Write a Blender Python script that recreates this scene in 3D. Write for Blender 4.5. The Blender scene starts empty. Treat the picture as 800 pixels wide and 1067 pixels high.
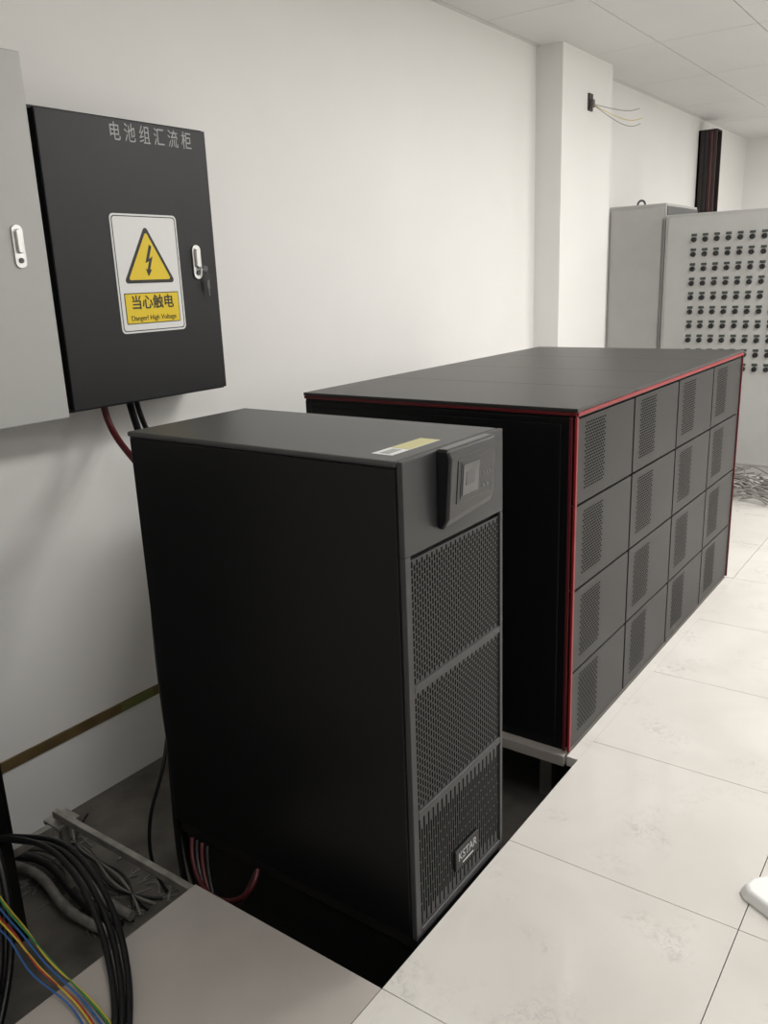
import bpy, bmesh, math, random
from mathutils import Matrix, Vector
random.seed(7)
scn=bpy.context.scene
col=scn.collection
try: scn.view_settings.view_transform='Standard'
except Exception: pass

# ---------------------------------------------------------------- materials
def new_mat(name, color, rough=0.5, metal=0.0, noise=0.0, nscale=8.0, bump=0.0, bscale=200.0, spec=0.5, coat=0.0):
    m=bpy.data.materials.new(name); m.use_nodes=True
    nt=m.node_tree; b=nt.nodes['Principled BSDF']
    b.inputs['Roughness'].default_value=rough; b.inputs['Metallic'].default_value=metal
    b.inputs['Specular IOR Level'].default_value=spec
    b.inputs['Coat Weight'].default_value=coat
    tc=nt.nodes.new('ShaderNodeTexCoord')
    n=nt.nodes.new('ShaderNodeTexNoise'); n.inputs['Scale'].default_value=nscale; n.inputs['Detail'].default_value=4
    nt.links.new(tc.outputs['Object'],n.inputs['Vector'])
    r=nt.nodes.new('ShaderNodeValToRGB')
    r.color_ramp.elements[0].position=0.3; r.color_ramp.elements[1].position=0.7
    r.color_ramp.elements[0].color=tuple(x*(1-noise) for x in color)+(1,)
    r.color_ramp.elements[1].color=tuple(min(1,x*(1+noise)) for x in color)+(1,)
    nt.links.new(n.outputs['Fac'],r.inputs['Fac']); nt.links.new(r.outputs['Color'],b.inputs['Base Color'])
    if bump>0:
        n2=nt.nodes.new('ShaderNodeTexNoise'); n2.inputs['Scale'].default_value=bscale; n2.inputs['Detail'].default_value=3
        nt.links.new(tc.outputs['Object'],n2.inputs['Vector'])
        bp=nt.nodes.new('ShaderNodeBump'); bp.inputs['Strength'].default_value=bump; bp.inputs['Distance'].default_value=0.002
        nt.links.new(n2.outputs['Fac'],bp.inputs['Height']); nt.links.new(bp.outputs['Normal'],b.inputs['Normal'])
    return m

M_wall=new_mat('wall_paint',(0.81,0.80,0.78),0.6,noise=0.02,nscale=1.5,bump=0.08,bscale=60)
M_ceil=new_mat('ceiling_panel',(0.69,0.688,0.68),0.6,noise=0.02,nscale=2)
M_ceil_bed=new_mat('ceiling_grid',(0.36,0.36,0.35),0.7)
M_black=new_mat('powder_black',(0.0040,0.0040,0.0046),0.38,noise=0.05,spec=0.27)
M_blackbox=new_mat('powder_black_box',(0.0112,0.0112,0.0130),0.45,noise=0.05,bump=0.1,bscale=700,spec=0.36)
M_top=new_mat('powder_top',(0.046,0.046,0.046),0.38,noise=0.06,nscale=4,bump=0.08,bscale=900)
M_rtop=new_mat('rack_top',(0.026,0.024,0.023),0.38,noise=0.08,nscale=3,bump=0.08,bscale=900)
M_front=new_mat('bezel_charcoal',(0.028,0.028,0.030),0.42,noise=0.04)
M_door=new_mat('rack_door',(0.0112,0.0100,0.0096),0.40,noise=0.06,bump=0.06,bscale=900,spec=0.36)
M_hole=new_mat('perforation_dark',(0.003,0.003,0.003),0.9,spec=.1)
M_console=new_mat('console_plastic',(0.007,0.007,0.008),0.25)
M_scrframe=new_mat('console_frame',(0.014,0.014,0.016),0.3)
M_screen=new_mat('screen_glass',(0.008,0.010,0.013),0.08,coat=0.5)
M_btn=new_mat('console_button',(0.09,0.09,0.095),0.4)
M_red=new_mat('red_trim',(0.27,0.010,0.016),0.4)
M_red2=new_mat('red_trim_dark',(0.10,0.005,0.008),0.4)
M_gray=new_mat('grey_enamel',(0.46,0.46,0.445),0.42,noise=0.02,bump=0.05,bscale=500)
M_grayfar=new_mat('grey_enamel_far',(0.45,0.45,0.435),0.45,noise=0.03)
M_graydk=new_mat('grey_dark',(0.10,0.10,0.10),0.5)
M_chrome=new_mat('brushed_steel',(0.62,0.62,0.61),0.28,metal=1.0)
M_gal=new_mat('galvanised_steel',(0.40,0.38,0.35),0.45,metal=0.75,noise=0.25,nscale=20)
M_foil=new_mat('grey_wrap',(0.20,0.19,0.175),0.5,noise=0.3,nscale=30)
M_white=new_mat('white_plate',(0.78,0.78,0.77),0.4)
M_whitepl=new_mat('white_plastic',(0.82,0.82,0.80),0.35)
M_yellow=new_mat('sign_yellow',(0.80,0.58,0.01),0.4)
M_yell2=new_mat('label_yellow',(0.60,0.56,0.28),0.5)
M_ink=new_mat('ink_black',(0.008,0.008,0.008),0.5)
M_txt=new_mat('text_silver',(0.38,0.38,0.38),0.5)
M_logo=new_mat('logo_grey',(0.22,0.22,0.22),0.5)
M_conc=new_mat('concrete_subfloor',(0.13,0.12,0.105),0.85,noise=0.4,nscale=6,bump=0.5,bscale=40)
M_stand=new_mat('stand_steel',(0.010,0.009,0.009),0.5,noise=0.2,spec=.3)
M_pitshade=new_mat('pit_shade_dark',(0.022,0.017,0.015),0.6,noise=0.3)  # dark colour standing in for the shade below the floor edge
M_beige=new_mat('beige_base',(0.36,0.33,0.30),0.6,noise=0.1)
M_tileb=new_mat('tile_plain_beige',(0.44,0.405,0.375),0.30,noise=0.06,nscale=5)
M_cabk=new_mat('cable_black',(0.008,0.008,0.009),0.4)
M_cred=new_mat('cable_dark_red',(0.085,0.010,0.012),0.45)
M_cgry=new_mat('cable_grey',(0.22,0.21,0.19),0.5)
M_copper=new_mat('ground_bar',(0.13,0.088,0.034),0.5,noise=0.35,nscale=9)
M_gstrip=new_mat('ground_bar_green',(0.15,0.16,0.05),0.5)
M_duct=new_mat('duct_brown',(0.035,0.022,0.020),0.5,noise=0.2)
M_knob=new_mat('knob_dark',(0.018,0.018,0.018),0.4)
M_knobg=new_mat('knob_label',(0.05,0.06,0.052),0.5)
wirec={'y':new_mat('wire_yellow',(0.6,0.45,0.05),0.4),'g':new_mat('wire_green',(0.03,0.22,0.07),0.4),
 'r':new_mat('wire_red',(0.40,0.03,0.03),0.4),'b':new_mat('wire_blue',(0.03,0.12,0.35),0.4)}
M_lamp=bpy.data.materials.new('lamp_diffuser'); M_lamp.use_nodes=True
_b=M_lamp.node_tree.nodes['Principled BSDF']; _b.inputs['Base Color'].default_value=(0.9,0.9,0.9,1)
_b.inputs['Emission Color'].default_value=(1,0.99,0.97,1); _b.inputs['Emission Strength'].default_value=2.0

def tile_mat():
    m=bpy.data.materials.new('marbled_floor_tile'); m.use_nodes=True; nt=m.node_tree; b=nt.nodes['Principled BSDF']
    N=nt.nodes.new; Lk=nt.links.new
    tc=N('ShaderNodeTexCoord')
    n1=N('ShaderNodeTexNoise'); n1.inputs['Scale'].default_value=44; n1.inputs['Detail'].default_value=9; n1.inputs['Roughness'].default_value=0.8; n1.inputs['Distortion'].default_value=.6
    n2=N('ShaderNodeTexNoise'); n2.inputs['Scale'].default_value=4.4; n2.inputs['Detail'].default_value=3
    n3=N('ShaderNodeTexNoise'); n3.inputs['Scale'].default_value=2.2; n3.inputs['Detail'].default_value=5; n3.inputs['Distortion'].default_value=.6
    for n in (n1,n2,n3): Lk(tc.outputs['Object'],n.inputs['Vector'])
    r1=N('ShaderNodeValToRGB'); r1.color_ramp.elements[0].position=0.48; r1.color_ramp.elements[1].position=0.62
    r2=N('ShaderNodeValToRGB'); r2.color_ramp.elements[0].position=0.53; r2.color_ramp.elements[1].position=0.68
    r3=N('ShaderNodeValToRGB'); r3.color_ramp.elements[0].position=0.38; r3.color_ramp.elements[1].position=0.60
    Lk(n1.outputs['Fac'],r1.inputs['Fac']); Lk(n2.outputs['Fac'],r2.inputs['Fac']); Lk(n3.outputs['Fac'],r3.inputs['Fac'])
    mul=N('ShaderNodeMath'); mul.operation='MULTIPLY'; Lk(r1.outputs['Color'],mul.inputs[0]); Lk(r2.outputs['Color'],mul.inputs[1])
    m2=N('ShaderNodeMath'); m2.operation='MULTIPLY'; Lk(mul.outputs[0],m2.inputs[0]); m2.inputs[1].default_value=0.55
    base=N('ShaderNodeMixRGB'); base.inputs[1].default_value=(0.64,0.61,0.57,1); base.inputs[2].default_value=(0.69,0.665,0.625,1)
    Lk(r3.outputs['Color'],base.inputs[0])
    mix=N('ShaderNodeMixRGB'); Lk(m2.outputs[0],mix.inputs[0]); Lk(base.outputs[0],mix.inputs[1]); mix.inputs[2].default_value=(0.38,0.365,0.34,1)
    Lk(mix.outputs[0],b.inputs['Base Color'])
    b.inputs['Roughness'].default_value=0.09; b.inputs['Specular IOR Level'].default_value=0.55
    return m
M_tile=tile_mat()

# ---------------------------------------------------------------- helpers
def link(o,parent=None):
    col.objects.link(o)
    if parent is not None:
        o.parent=parent; o.matrix_parent_inverse=Matrix.Translation(-parent.location)
    return o
def empty(name,loc):
    e=bpy.data.objects.new(name,None); e.location=loc; e.empty_display_size=0.1; col.objects.link(e); return e
def bm_box(bm,a,b,mi=0):
    vs=[bm.verts.new((x,y,z)) for z in (a[2],b[2]) for y in (a[1],b[1]) for x in (a[0],b[0])]
    for q in ((0,2,3,1),(4,5,7,6),(0,1,5,4),(2,6,7,3),(0,4,6,2),(1,3,7,5)):
        f=bm.faces.new([vs[i] for i in q]); f.material_index=mi
def fin(bm,name,mats,parent=None,bevel=0,seg=2,smooth=False):
    bmesh.ops.recalc_face_normals(bm,faces=bm.faces)
    me=bpy.data.meshes.new(name); bm.to_mesh(me); bm.free()
    for m in (mats if isinstance(mats,(list,tuple)) else [mats]): me.materials.append(m)
    if smooth:
        for p in me.polygons: p.use_smooth=True
    o=bpy.data.objects.new(name,me); link(o,parent)
    if bevel>0:
        md=o.modifiers.new('bevel','BEVEL'); md.width=bevel; md.segments=seg; md.limit_method='ANGLE'
    return o
def box(name,a,b,mat,parent=None,bevel=0,seg=2):
    bm=bmesh.new(); bm_box(bm,a,b); return fin(bm,name,mat,parent,bevel,seg)
def boxes(name,lst,mat,parent=None,bevel=0):
    bm=bmesh.new()
    for t in lst: bm_box(bm,t[0],t[1],t[2] if len(t)>2 else 0)
    return fin(bm,name,mat,parent,bevel)
def poly_x(name,pts,x0,x1,mat,parent=None,bevel=0):
    bm=bmesh.new()
    a=[bm.verts.new((x0,p[0],p[1])) for p in pts]; b=[bm.verts.new((x1,p[0],p[1])) for p in pts]
    bm.faces.new(a); bm.faces.new(b); n=len(pts)
    for i in range(n): bm.faces.new((a[i],a[(i+1)%n],b[(i+1)%n],b[i]))
    return fin(bm,name,mat,parent,bevel)
def rrect(cy,cz,w,h,r,n=6):
    out=[]
    for sx,sz,a0 in ((1,1,0),(-1,1,90),(-1,-1,180),(1,-1,270)):
        ox=cy+sx*(w/2-r); oz=cz+sz*(h/2-r)
        for i in range(n+1):
            a=math.radians(a0+90*i/n); out.append((ox+r*math.cos(a),oz+r*math.sin(a)))
    return out
def tube(name,pts,r,mat,parent=None,res=4):
    cu=bpy.data.curves.new(name,'CURVE'); cu.dimensions='3D'; cu.bevel_depth=r; cu.bevel_resolution=res; cu.use_fill_caps=True
    s=cu.splines.new('NURBS'); s.points.add(len(pts)-1)
    for p,q in zip(s.points,pts): p.co=(q[0],q[1],q[2],1)
    s.use_endpoint_u=True; s.order_u=min(4,len(pts)); s.resolution_u=10
    tmp=bpy.data.objects.new(name+'_tmp',cu); col.objects.link(tmp)
    dg=bpy.context.evaluated_depsgraph_get(); dg.update()
    me=bpy.data.meshes.new_from_object(tmp.evaluated_get(dg))
    bpy.data.objects.remove(tmp)
    me.name=name; me.materials.clear(); me.materials.append(mat)
    for p in me.polygons: p.use_smooth=True
    return link(bpy.data.objects.new(name,me),parent)
def text_x(name,body,y,z,x,size,mat,parent=None,sx=1.0,width=None,extr=0.0006,bold=0.0):
    cu=bpy.data.curves.new(name,'FONT'); cu.body=body; cu.size=size; cu.align_x='CENTER'; cu.align_y='CENTER'; cu.extrude=extr; cu.offset=bold
    tmp=bpy.data.objects.new(name+'_tmp',cu); col.objects.link(tmp)
    dg=bpy.context.evaluated_depsgraph_get(); dg.update()
    me=bpy.data.meshes.new_from_object(tmp.evaluated_get(dg)); bpy.data.objects.remove(tmp)
    me.name=name
    if width and len(me.vertices):
        xs=[v.co.x for v in me.vertices]; w=max(xs)-min(xs); k=width/w if w>0 else 1; sx=k
    me.transform(Matrix(((0,0,1,x),(sx,0,0,y),(0,1,0,z),(0,0,0,1))))
    me.materials.clear(); me.materials.append(mat)
    return link(bpy.data.objects.new(name,me),parent)

# ---------------------------------------------------------------- room shell
XW=-1.686; XR=3.4; Y0=-3.0; Y1=9.6; ZC=2.97; ZS=-0.35
box('wall_left',(XW-0.15,Y0-.15,ZS),(XW,Y1+.15,ZC+.1),M_wall)
box('wall_back',(XW,Y1,ZS),(XR,Y1+.15,ZC+.1),M_wall)
box('wall_right',(XR,Y0-.15,ZS),(XR+.15,Y1+.15,ZC+.1),M_wall)
box('wall_front',(XW,Y0-.15,ZS),(XR,Y0,ZC+.1),M_wall)
box('wall_column',(XW,4.08,ZS),(-1.50,4.93,ZC),M_wall)
L=[((XW-.15,Y0-.15,ZC+.02),(XR+.15,Y1+.15,ZC+.12),1)]
x=-1.05-0.6*2
while x<XR:
    y=Y0-0.85
    while y<Y1:
        a=(max(x+.0028,XW),max(y+.0028,Y0),ZC); b=(min(x+.5972,XR),min(y+1.1972,Y1),ZC+.02)
        if b[0]-a[0]>.02 and b[1]-a[1]>.02: L.append((a,b,0))
        y+=1.2
    x+=.6
boxes('ceiling',L,[M_ceil,M_ceil_bed])
tx0=0.008; ty0=-0.16
L=[]
for i in range(-4,7):
    for j in range(-6,18):
        a=[tx0+.626*i+.0012,ty0+.625*j+.0012,-.035]; b=[tx0+.626*(i+1)-.0012,ty0+.625*(j+1)-.0012,0]
        a[0]=max(a[0],XW);b[0]=min(b[0],XR);a[1]=max(a[1],Y0);b[1]=min(b[1],Y1)
        if b[0]-a[0]<.02 or b[1]-a[1]<.02: continue
        if i<0 and 0<=j<=4: continue
        if i<=-2 and j in(-1,): continue
        mi=1 if (i==-1 and j==-1) else 0
        if a[0]<-1.5 and b[1]>4.08 and a[1]<4.93: a[0]=-1.5
        L.append((tuple(a),tuple(b),mi))
L.append(((-.031,.955,-.035),(.0088,2.96,0),0))
boxes('floor',L,[M_tile,M_tileb])
box('floor_subfloor_slab',(XW,Y0,ZS-.1),(XR,Y1,ZS),M_conc)
boxes('trim_1',[((XW,-1.0,-.058),(XW+.008,3.3,-.018),0),((XW,0.40,-.057),(XW+.009,.56,-.019),1)],[M_copper,M_gstrip])
fs=empty('raised_floor_support_frame',(-1.2,-.16,ZS))
L=[]
for xx in (-1.244,0.035):
    L+=[((xx-.012,-.172,ZS),(xx+.012,-.148,-.05)),((xx-.05,-.21,ZS),(xx+.05,-.11,ZS+.006)),((xx-.04,-.20,-.05),(xx+.04,-.12,-.036))]
for xx in (-1.244,-.618):
    yy=-.785
    L+=[((xx-.012,yy-.012,ZS),(xx+.012,yy+.012,-.05)),((xx-.05,yy-.05,ZS),(xx+.05,yy+.05,ZS+.006)),((xx-.04,yy-.04,-.05),(xx+.04,yy+.04,-.036))]
L+=[((-1.26,-.180,-.030),(-.62,-.160,-.006)),((-.63,-.78,-.07),(-.60,-.2,-.04)),((-1.26,-.78,-.07),(-1.235,-.2,-.04))]
boxes('stringers_and_pedestals',L,M_gal,fs,.002)
boxes('pit_shade_sheets',[((-.615,-.175,ZS),(0.0,-.165,-.036)),((.012,-.15,ZS),(.022,3.0,-.036))],M_pitshade,fs)  # dark sheets added under the tile edges to deepen the pit's shade

# ---------------------------------------------------------------- UPS tower cabinet
W0,W1=-.89,0.0; U1=.44; UH=1.2; BD=.014
ups=empty('ups_power_cabinet',(-.445,.22,0))
box('cabinet_body',(W0,0.004,0.0),(-BD,U1-.004,UH-.012),M_black,ups,.004)
box('side_panel',(W0+.006,-.001,.012),(-BD-.004,.006,UH-.016),M_black,ups,.003)
box('side_panel_far',(W0+.006,U1-.006,.012),(-BD-.004,U1+.001,UH-.016),M_black,ups,.003)
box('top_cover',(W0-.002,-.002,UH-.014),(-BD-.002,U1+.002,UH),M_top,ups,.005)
boxes('front_bezel',[((-BD,0,.99),(0,U1,UH)),((-BD,0,.0),(0,.022,.99)),((-BD,U1-.014,.0),(0,U1,.99)),
  ((-BD,.022,.672-.012),(0,U1-.014,.672+.006)),((-BD,.022,.338-.006),(0,U1-.014,.338+.012)),((-BD,.022,0),(0,U1-.014,.022))],M_front,ups,.002)
def grille(name,z0,z1,y0,y1,py,pz,w,h,parent):
    bm=bmesh.new(); bm_box(bm,(-.013,y0,z0),(-.0045,y1,z1),0)
    j=0; y=y0+py*.6
    while y<y1-py*.4:
        z=z0+pz*.6+(pz/2 if j%2 else 0)
        while z<z1-pz*.4:
            x=-.0040
            c=[(y-w/2,z-h/2+w*.3),(y,z-h/2),(y+w/2,z-h/2+w*.3),(y+w/2,z+h/2-w*.3),(y,z+h/2),(y-w/2,z+h/2-w*.3)]
            f=bm.faces.new([bm.verts.new((x,p[0],p[1])) for p in c]); f.material_index=1
            z+=pz
        y+=py; j+=1
    me=bpy.data.meshes.new(name); bm.to_mesh(me); bm.free(); me.materials.append(M_front); me.materials.append(M_hole)
    return link(bpy.data.objects.new(name,me),parent)
grille('vent_grille_1',.678,.978,.024,U1-.016,.0102,.0185,.0062,.0160,ups)
grille('vent_grille_2',.350,.660,.024,U1-.016,.0102,.0185,.0062,.0160,ups)
grille('vent_grille_3',.022,.332,.024,U1-.016,.0102,.060,.0060,.0575,ups)
con=bmesh.new()
pr=[(0.0,1.205),(0.032,1.205),(0.040,1.185),(0.030,1.045),(0.018,1.022),(0.0,1.022)]
a=[con.verts.new((p[0],.128,p[1])) for p in pr]; b=[con.verts.new((p[0],.340,p[1]+(0.016 if p[1]<1.1 else 0))) for p in pr]
con.faces.new(a); con.faces.new(b)
for i in range(6): con.faces.new((a[i],a[(i+1)%6],b[(i+1)%6],b[i]))
fin(con,'control_console',M_console,ups,.006,3)
def on_console(name,y0,y1,z0,z1,t,mat,bev=.001):
    bm=bmesh.new()
    def X(z): return .030+(z-1.045)/.14*.010
    vs=[]
    for dx in (-.004,t):
        for (y,z) in ((y0,z0),(y1,z0),(y1,z1),(y0,z1)): vs.append(bm.verts.new((X(z)+dx,y,z)))
    for q in ((0,1,2,3),(4,5,6,7),(0,1,5,4),(1,2,6,5),(2,3,7,6),(3,0,4,7)): bm.faces.new([vs[k] for k in q])
    return fin(bm,name,mat,ups,bev)
on_console('keypad_frame',.160,.318,1.076,1.176,.0015,M_scrframe)
on_console('screen_frame',.172,.258,1.085,1.170,.003,M_scrframe)
on_console('screen',.178,.250,1.092,1.164,.0045,M_screen)
on_console('screen_label',.192,.230,1.114,1.146,.0052,M_graydk,0)
for k in range(3): on_console('button_%d'%(k+1),.272+k*.014,.280+k*.014,1.122,1.128,.003,M_btn)
for k in range(2): on_console('key_%d'%(k+1),.272+k*.018,.283+k*.018,1.092,1.099,.003,M_btn)
box('top_label',(-.115,.05,UH),(-.06,.245,UH+.0006),M_white,ups)
box('top_label_stripe',(-.113,.12,UH+.0005),(-.062,.243,UH+.0012),M_yell2,ups)
box('top_label_text',(-.10,.06,UH+.0005),(-.075,.11,UH+.0011),M_txt,ups)
box('name_plate',(-.004,.182,.078),(.003,.298,.138),M_ink,ups,.002)
text_x('name_plate_text','KSTAR',.240,.113,.0032,.034,M_txt,ups,width=.092,bold=.0004)
box('name_plate_line',(.003,.215,.088),(.0034,.27,.091),M_white,ups)
st=empty('ups_steel_stand',(-.445,.22,ZS))
L=[((W0+.01,.015,-.045),(-.01,.045,0)),((W0+.01,U1-.045,-.045),(-.01,U1,0)),((W0+.01,.045,-.045),(W0+.045,U1-.045,0)),((-.055,.045,-.045),(-.01,U1-.045,0)),
   ((W0+.02,.03,ZS),(-.03,.04,-.045)),((W0+.02,U1-.04,ZS),(-.03,U1-.03,-.045)),((W0+.02,.04,ZS),(W0+.03,U1-.04,-.045)),((-.04,.04,ZS),(-.03,U1-.04,-.045))]  # solid plates below the frame, added to darken the pit
boxes('base_frame_and_shade_plates',L,M_stand,st,.002)

# ---------------------------------------------------------------- battery cabinet bank
RX0,RX1,RY0,RY1,RH=-1.12,-.036,.983,2.99,1.168
rk=empty('battery_cabinet_bank',((RX0+RX1)/2,(RY0+RY1)/2,0))
box('cabinet_carcass',(RX0,RY0,0),(RX1-.022,RY1,RH-.03),M_black,rk,.003)
N=4; cw=(RY1-RY0)/N
L=[]
for k in range(N): L.append(((RX0-.004,RY0-.004+k*cw+(.0025 if k else 0),RH-.012),(RX1+.004,RY0+(k+1)*cw-(.0025)+(.005 if k==3 else 0),RH)))
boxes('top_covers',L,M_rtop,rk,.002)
box('top_lip_rail',(RX0+.002,RY0+.002,RH-.03),(RX1-.004,RY1-.002,RH-.012),M_black,rk)  # black lip set back under the top covers
box('side_cover',(RX0+.03,RY0-.004,.03),(RX1-.05,RY0+.002,RH-.05),M_black,rk,.002)
L=[((RX0,RY0-.006,RH-.022),(RX1,RY0,RH-.0125),1),((RX1-.004,RY0,RH-.024),(RX1+.006,RY1,RH-.0125),0),
   ((RX1-.004,RY0-.006,.0),(RX1+.004,RY0+.006,RH-.026),0),((RX1-.022,RY0-.0055,.0),(RX1-.012,RY0,RH-.026),1),
   ((RX1-.004,RY1-.008,.0),(RX1+.006,RY1,RH-.026),1)]
boxes('red_edge_trim',L,[M_red,M_red2],rk,.0015)
zs=[0.004,.285,.575,.860,RH-.03]
L=[]
for k in range(N):
    ya=RY0+k*cw+.008; yb=RY0+(k+1)*cw-.003
    if k==0: ya+=.004
    for r in range(4):
        L.append(((RX1-.022,ya,zs[r]+.003),(RX1,yb,zs[r+1]-.004),0))
boxes('battery_doors',L,M_door,rk,.002)
bm=bmesh.new()
for k in range(N):
    for r in range(4):
        yb=RY0+k*cw+.070; zb=zs[r]+.048
        for cI in range(9):
            for rI in range(22):
                y=yb+cI*.0185+(.0092 if rI%2 else 0); z=zb+rI*.0098
                bm.faces.new([bm.verts.new((RX1+.0006,y+dy,z+dz)) for dy,dz in ((-.0066,-.0022),(.0066,-.0022),(.0066,.0022),(-.0066,.0022))])
me=bpy.data.meshes.new('door_perforations'); bm.to_mesh(me); bm.free(); me.materials.append(M_hole)
link(bpy.data.objects.new('door_perforations',me),rk)
bf=empty('battery_bank_base_frame',((RX0+RX1)/2,2,ZS))
RB=RX1-.004
L=[((RX0,RY0-.035,-.040),(RB,RY0+.06,-.001)),((RX0,RY1-.06,-.055),(RB,RY1,-.001)),((RX0,RY0+.06,-.055),(RX0+.06,RY1-.06,-.001)),((RB-.06,RY0+.06,-.055),(RB,RY1-.06,-.001))]
for xx in (RX0,RX1-.2):
    for yy in (RY0+.2,RY0+cw,RY0+2*cw,RY0+3*cw,RY1-.06): L.append(((xx,yy,ZS),(xx+.05,yy+.05,-.04)))
boxes('channel_steel',L,M_beige,bf,.002)

# ---------------------------------------------------------------- black wall box
BX=-1.46; by0,by1,bz0,bz1=.208,.916,1.180,2.110
wb=empty('electrical_combiner_wall_box',(XW+.1,.56,bz0))
box('box_body',(XW,by0,bz0),(BX-.018,by1,bz1),M_blackbox,wb,.003)
box('box_door',(BX-.016,by0+.022,bz0+.006),(BX,by1-.004,bz1-.006),M_blackbox,wb,.003)
box('door_gasket',(BX-.02,by0+.012,bz0+.012),(BX-.012,by1-.01,bz1-.012),M_hole,wb)
text_x('door_title','电 池 组 汇 流 柜',.668,2.060,BX+.0005,.062,M_txt,wb,width=.345)
poly_x('warning_sign_plate',rrect(.594,1.614,.282,.392,.016),BX,BX+.002,M_white,wb)
def ring(name,outer,inner,x0,x1,mat,parent):
    bm=bmesh.new(); n=len(outer)
    V=[[bm.verts.new((x,p[0],p[1])) for p in P] for x in (x0,x1) for P in (outer,inner)]
    for i in range(n):
        j=(i+1)%n
        bm.faces.new((V[2][i],V[2][j],V[3][j],V[3][i])); bm.faces.new((V[0][i],V[0][j],V[2][j],V[2][i])); bm.faces.new((V[1][i],V[1][j],V[3][j],V[3][i]))
    return fin(bm,name,mat,parent)
ring('warning_sign_border',rrect(.594,1.614,.270,.380,.013),rrect(.594,1.614,.264,.374,.011),BX+.002,BX+.0026,M_ink,wb)
def tri(cy,cz,s,r,n=5):
    pts=[];h=s*math.sqrt(3)/2
    C=[(cy,cz+2*h/3),(cy-s/2,cz-h/3),(cy+s/2,cz-h/3)]
    for (py,pz),a in zip(C,[90,210,330]):
        d=2*r; oy=py-math.cos(math.radians(a))*d; oz=pz-math.sin(math.radians(a))*d
        for i in range(n+1):
            t=math.radians(a-60+120*i/n); pts.append((oy+r*math.cos(t),oz+r*math.sin(t)))
    return pts
poly_x('warning_triangle_border',tri(.594,1.648,.222,.010),BX+.002,BX+.003,M_ink,wb)
poly_x('warning_triangle_face',tri(.594,1.648,.184,.006),BX+.003,BX+.0036,M_yellow,wb)
bolt=[(.603,1.712),(.580,1.650),(.597,1.657),(.586,1.628),(.579,1.633),(.588,1.606),(.605,1.628),(.597,1.629),(.613,1.672),(.597,1.664),(.612,1.705)]
poly_x('warning_lightning_bolt',bolt,BX+.0036,BX+.0042,M_ink,wb)
poly_x('warning_banner_border',rrect(.594,1.500,.236,.104,.003),BX+.002,BX+.0026,M_ink,wb)
poly_x('warning_banner',rrect(.594,1.500,.230,.098,.002),BX+.0026,BX+.0032,M_yellow,wb)
text_x('warning_text','当心触电',.594,1.517,BX+.0036,.050,M_ink,wb,width=.18,bold=.0006)
text_x('warning_text_english','Danger! High Voltage',.594,1.467,BX+.0036,.024,M_ink,wb,width=.195)
def lock(parent,y,z,x,h=.125,w=.044):
    poly_x('lock_plate',rrect(y,z,w,h,w*.48),x,x+.006,M_chrome,parent,.001)
    poly_x('lock_lever',rrect(y,z+h*.12,w*.5,h*.55,w*.22),x+.006,x+.016,M_chrome,parent,.002)
    poly_x('lock_button',rrect(y,z-h*.32,w*.42,w*.42,w*.2),x+.006,x+.010,M_graydk,parent,.001)
lock(wb,.815,1.652,BX,.12,.040)
poly_x('key_head',rrect(.835,1.628,.024,.020,.009),BX+.020,BX+.024,M_graydk,wb)
box('key_shaft',(BX+.006,.818,1.622),(BX+.022,.824,1.630),M_chrome,wb)
tube('key_ring',[(BX+.022,.84,1.625),(BX+.026,.85,1.60),(BX+.02,.848,1.575),(BX+.02,.838,1.60),(BX+.022,.84,1.622)],.0016,M_graydk,wb)
poly_x('key_hanging',[(.842,1.585),(.854,1.588),(.856,1.56),(.852,1.555),(.852,1.53),(.847,1.53),(.846,1.556),(.841,1.562)],BX+.016,BX+.019,M_graydk,wb)

gc=empty('grey_electrical_wall_cabinet',(XW+.1,-.2,1.17))
GX=-1.44
box('cabinet_body',(XW,-.62,1.168),(GX-.02,.196,2.245),M_gray,gc,.004)
box('cabinet_door',(GX-.018,-.60,1.172),(GX,.196,2.241),M_gray,gc,.004)
lock(gc,.103,1.70,GX,.125,.036)

pc=empty('battery_power_cables',(-1.2,.3,0))
tube('red_cable',[(-1.57,.42,1.179),(-1.56,.42,1.10),(-1.45,.40,1.02),(-1.2,.36,.90),(-1.02,.30,.6),(-.96,.25,.2),(-.95,.2,-.1)],.012,M_cred,pc)
tube('black_cable_1',[(-1.57,.53,1.179),(-1.56,.53,1.12),(-1.4,.45,1.02),(-1.1,.22,.95),(-.935,.06,.8),(-.915,.03,.5),(-.915,.04,.2),(-.93,.06,-.2),(-.95,.1,-.33)],.013,M_cabk,pc)
tube('black_cable_2',[(-1.57,.56,1.179),(-1.55,.56,1.08),(-1.3,.45,1.0),(-1.0,.2,.85),(-.92,.05,.6),(-.918,.04,.35),(-.92,.03,.05),(-.92,.02,-.2),(-.93,.05,-.33)],.010,M_cabk,pc)
tube('thin_cable',[(-1.0,.15,.5),(-.97,.08,.22),(-.97,.02,.08),(-1.03,.0,-.05),(-1.05,.0,-.25),(-1.0,.02,-.33)],.006,M_cabk,pc)

rl=empty('coiled_red_battery_leads',(-.65,-.06,ZS))
for k in range(4):
    c=M_cred if k%2==0 else M_cabk; q=k*.022
    tube('lead_%d'%(k+1),[(-.80+q,-.012,-.02),(-.79+q,-.03,-.06),(-.75+q,-.055,-.10-q*.5),(-.68+q*.6,-.075,-.125-q*.6),(-.60,-.075,-.115-q*.7),(-.53-q*.3,-.06,-.075-q*.4),(-.515-q*.2,-.035,-.03),(-.53,-.012,-.015)],.007,c,rl)
tube('lead_tail',[(-.68,-.075,-.125),(-.70,-.08,-.22),(-.76,-.07,-.342)],.007,M_cabk,rl)

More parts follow.
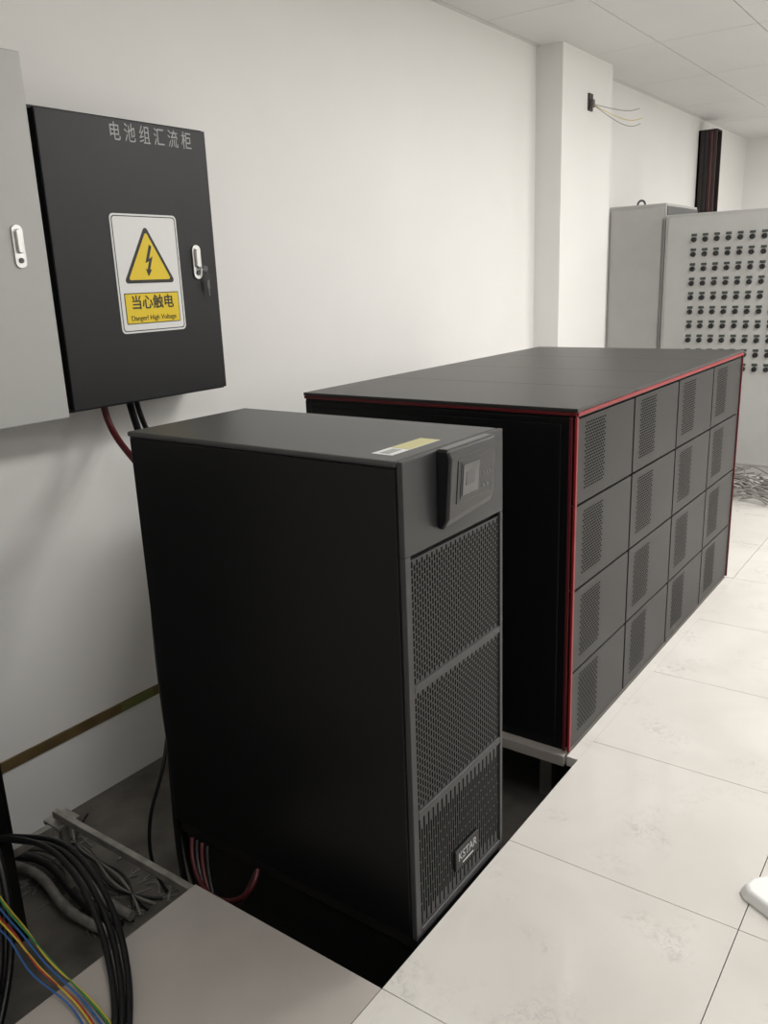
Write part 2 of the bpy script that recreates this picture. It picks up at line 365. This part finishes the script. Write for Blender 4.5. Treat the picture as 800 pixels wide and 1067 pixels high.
dc=empty('black_distribution_cabinet',(-1.45,-.62,0))
box('cabinet_body',(-1.672,-.93,0),(-1.226,-.325,1.05),M_black,dc,.004)
box('cabinet_top',(-1.676,-.934,1.045),(-1.216,-.321,1.062),M_top,dc,.003)
box('cabinet_door',(-1.226,-.915,.03),(-1.213,-.345,1.03),M_black,dc,.003)
boxes('cabinet_feet',[((-1.66,-.92,ZS),(-1.62,-.88,0)),((-1.26,-.92,ZS),(-1.226,-.88,0)),((-1.66,-.37,ZS),(-1.62,-.335,0)),((-1.26,-.37,ZS),(-1.226,-.335,0))],M_stand,dc)

bc=empty('loose_cable_bundle',(-.9,-.4,0))
for k in range(3):
    a=random.uniform(-.02,.02); d=k*.019
    tube('black_cable_%d'%(k+1),[(-1.200,-.37-d*.4,.05+a*.5),(-1.10,-.343-d*.8,.075+a),(-.99,-.32-d,.10+a*.5),(-.88,-.325-d,.085),(-.74,-.352-d*1.2,.06+a*.3),(-.62,-.40-d*1.2,.032+a*.2),(-.50,-.47-d*1.1,.018),(-.39,-.55-d,.012),(-.28,-.66-d,.012),(-.15,-.82-d,.012)],.0080,M_cabk,bc)
for k in range(4):
    d=k*.03
    tube('drop_cable_%d'%(k+1),[(-1.198,-.40-d,.06),(-1.13,-.42-d,.0),(-1.08,-.44-d,-.12),(-1.02,-.50-d,-.25),(-.95,-.6-d,-.33)],.011,M_cabk,bc)
for k,c in enumerate(['y','g','b','r','y','b']):
    d=k*.011; a=random.uniform(-.02,.02)
    tube('coloured_wire_%d'%(k+1),[(-1.20,-.45-d,.12),(-1.05,-.49-d+a,.10),(-.93,-.53-d,.075+a),(-.80,-.54-d*.7,.055),(-.68,-.55-d*.9+a,.035),(-.55,-.555-d*.6,.012),(-.42,-.565-d+a*.5,.006),(-.3,-.60-d,.005),(-.18,-.68-d,.005)],.0024,wirec[c],bc,2)
ds=empty('metal_offcuts_debris',(-1.2,-.1,ZS))
bm=bmesh.new()
for k in range(70):
    cx=random.uniform(-1.55,-1.0); cy=random.uniform(-.24,.08)
    l=random.uniform(.02,.09); w=random.uniform(.003,.009); an=random.uniform(0,3.14); h=random.uniform(.003,.008)
    m=Matrix.Translation((cx,cy,ZS+h/2+.001))@Matrix.Rotation(an,4,'Z')@Matrix.Diagonal((l,w,h,1))
    bmesh.ops.create_cube(bm,size=1,matrix=m)
fin(bm,'offcuts',M_foil,ds)
for k in range(3):
    tube('wrapped_conduit_%d'%(k+1),[(-1.60,-.22+k*.05,ZS+.03),(-1.45,-.17+k*.04,ZS+.05+k*.02),(-1.3,-.20+k*.05,ZS+.05),(-1.15,-.24+k*.05,ZS+.04),(-1.0,-.20+k*.04,ZS+.03)],.016,M_foil if k!=1 else M_cabk,ds)
for k in range(5):
    tube('thin_wire_%d'%(k+1),[(-1.6,-.1+k*.06,ZS+.01),(-1.45,.05-k*.03,ZS+.04),(-1.3,-.08+k*.03,ZS+.03),(-1.15,.02-k*.04,ZS+.05),(-1.0,-.12+k*.03,ZS+.01)],.005,[M_cabk,M_cgry,M_cabk,M_cgry,M_cabk][k],ds,2)

# ---------------------------------------------------------------- far control cabinets
fa=empty('grey_switchgear_cabinet',(-1.45,5.7,0))
box('cabinet_body',(-1.684,5.44,.0),(-1.235,6.25,2.05),M_grayfar,fa,.004)
box('cabinet_door',(-1.665,5.425,.08),(-1.255,5.44,2.02),M_grayfar,fa,.003)
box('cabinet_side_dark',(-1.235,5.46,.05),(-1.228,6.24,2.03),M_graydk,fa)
tube('lifting_eye',[(-1.5,5.55,2.05),(-1.5,5.55,2.08),(-1.47,5.55,2.10),(-1.44,5.55,2.08),(-1.44,5.55,2.05)],.008,M_graydk,fa)
fb=empty('indicator_control_cabinet',(-.5,5.7,0))
FBX0,FBX1,FY=-1.205,.28,5.36
box('cabinet_body',(FBX0,FY,.0),(FBX1,6.2,1.955),M_grayfar,fb,.004)
box('front_panel',(FBX0+.02,FY-.012,.08),(FBX1-.02,FY,1.935),M_grayfar,fb,.003)
bm=bmesh.new()
for r in range(10):
    for c in range(15):
        x=-.985+c*.083; z=1.765-r*.106
        bmesh.ops.create_cone(bm,cap_ends=True,segments=14,radius1=.020,radius2=.017,depth=.024,matrix=Matrix.Translation((x,FY-.024,z))@Matrix.Rotation(math.pi/2,4,'X'))
        bm_box(bm,(x-.020,FY-.016,z+.024),(x+.020,FY-.012,z+.042),1)
        bm_box(bm,(x-.005,FY-.046,z-.016),(x+.005,FY-.034,z+.016),0)
fin(bm,'switch_knobs',[M_knob,M_knobg],fb)
TT=2.86
tr=empty('vertical_cable_tray',(-1.6,7.8,1.5))
boxes('tray_channel',[((XW,7.72,0),(XW+.02,7.9,TT)),((XW,7.72,0),(-1.51,7.735,TT)),((XW,7.885,0),(-1.51,7.9,TT)),((XW,7.72,TT-.01),(-1.51,7.9,TT))],M_duct,tr)
for k in range(3): tube('tray_cable_%d'%(k+1),[(-1.64+k*.045,7.71,0.1),(-1.63+k*.045,7.705,1.3),(-1.64+k*.045,7.71,2.1),(-1.635+k*.04,7.71,TT-.02)],.010,M_cred if k==2 else M_cabk,tr)
jb=empty('junction_box_with_loose_wires',(-1.5,4.5,2.66))
box('back_plate',(-1.50,4.49,2.62),(-1.488,4.56,2.73),M_duct,jb,.003)
box('terminal',(-1.488,4.50,2.64),(-1.465,4.54,2.69),M_graydk,jb,.004)
for k,(dy,dz,m) in enumerate([(0,.01,M_cgry),(.02,-.06,wirec['y']),(.01,-.10,M_cgry)]):
    tube('loose_wire_%d'%(k+1),[(-1.475,4.52,2.66),(-1.42,4.56,2.64+dz*.3),(-1.36,4.66,2.62+dz*.7),(-1.30+dy,4.78,2.61+dz),(-1.27+dy,4.86,2.64+dz*.9)],.0022,m,jb,2)
cp=empty('cable_offcut_pile',(-.3,4.8,0))
for k in range(60):
    cx=random.uniform(-.52,.05); cy=random.uniform(4.40,5.15); a=random.uniform(0,6.28); p=[]
    for q in range(6):
        a+=random.uniform(-.9,.9); p.append((cx,cy,.012+random.uniform(0,.10)))
        cx+=math.cos(a)*.11; cy+=math.sin(a)*.06; cy=min(max(cy,4.35),5.25)
    tube('offcut_%d'%(k+1),p,.006,random.choice([M_cgry,M_cgry,M_cabk,M_foil]),cp,1)
ws=empty('white_fan_stand',(.82,.66,0))
bm=bmesh.new()
pts=[(.60,.60),(.615,.575),(.72,.52),(.98,.50),(1.06,.62),(1.04,.80),(.84,.84),(.66,.69),(.61,.635)]
lo=[bm.verts.new((p[0],p[1],0)) for p in pts]; hi=[bm.verts.new(((p[0]-.83)*.93+.83,(p[1]-.67)*.93+.67,.03)) for p in pts]
bm.faces.new(lo); bm.faces.new(hi)
for i in range(len(pts)): bm.faces.new((lo[i],lo[(i+1)%len(pts)],hi[(i+1)%len(pts)],hi[i]))
fin(bm,'stand_base',M_whitepl,ws,.008,3)
tube('stand_pole',[(.9,.66,.03),(.9,.66,.3),(.9,.66,.62)],.018,M_whitepl,ws)
bm=bmesh.new(); bmesh.ops.create_cone(bm,cap_ends=True,segments=32,radius1=.12,radius2=.10,depth=.08,matrix=Matrix.Translation((.9,.66,.66))@Matrix.Rotation(math.pi/2,4,'Y'))
fin(bm,'fan_head',M_whitepl,ws,.01,2)

# ---------------------------------------------------------------- lights (unseen ceiling panels, one an added fill)
def panel(x,y,w,l,power):
    e=empty('unseen_ceiling_light',(x,y,ZC))
    box('panel_frame',(x-w/2-.02,y-l/2-.02,ZC-.012),(x+w/2+.02,y+l/2+.02,ZC+.0),M_whitepl,e)
    box('panel_diffuser',(x-w/2,y-l/2,ZC-.016),(x+w/2,y+l/2,ZC-.012),M_lamp,e)
    ld=bpy.data.lights.new('panel_light','AREA'); ld.shape='RECTANGLE'; ld.size=w; ld.size_y=l; ld.energy=power; ld.color=(1,.985,.96)
    lo=bpy.data.objects.new('panel_light',ld); lo.location=(x,y,ZC-.02); link(lo,e)
for (x,y,p) in ((.85,2.4,66),(1.0,5.2,46),(.6,7.9,44),(1.6,-1.0,30),(2.6,3.2,32),(2.6,6.4,30)):  # the panel at the camera end is an unseen fill added for brightness
    panel(x,y,.56,1.16,p)
w=bpy.data.worlds.new('World'); scn.world=w; w.use_nodes=True
w.node_tree.nodes['Background'].inputs[0].default_value=(.9,.95,1,1); w.node_tree.nodes['Background'].inputs[1].default_value=.3

# ---------------------------------------------------------------- camera
fpx,yaw,pitch,roll=868.219,-.6337,.2722,.0390
F=Vector((math.sin(yaw)*math.cos(pitch),math.cos(yaw)*math.cos(pitch),-math.sin(pitch)))
r0=Vector((math.cos(yaw),-math.sin(yaw),0)); d0=F.cross(r0)
r=r0*math.cos(roll)+d0*math.sin(roll); d=-r0*math.sin(roll)+d0*math.cos(roll)
cd=bpy.data.cameras.new('camera'); cam=bpy.data.objects.new('camera',cd); col.objects.link(cam)
m=Matrix.Identity(4)
for i in range(3): m[i][0]=r[i]; m[i][1]=-d[i]; m[i][2]=-F[i]
m[0][3],m[1][3],m[2][3]=.9630,-1.3794,1.5656
cam.matrix_world=m
cd.sensor_fit='VERTICAL'; cd.sensor_height=24; cd.lens=fpx*24/1067; cd.clip_start=.02
scn.camera=cam
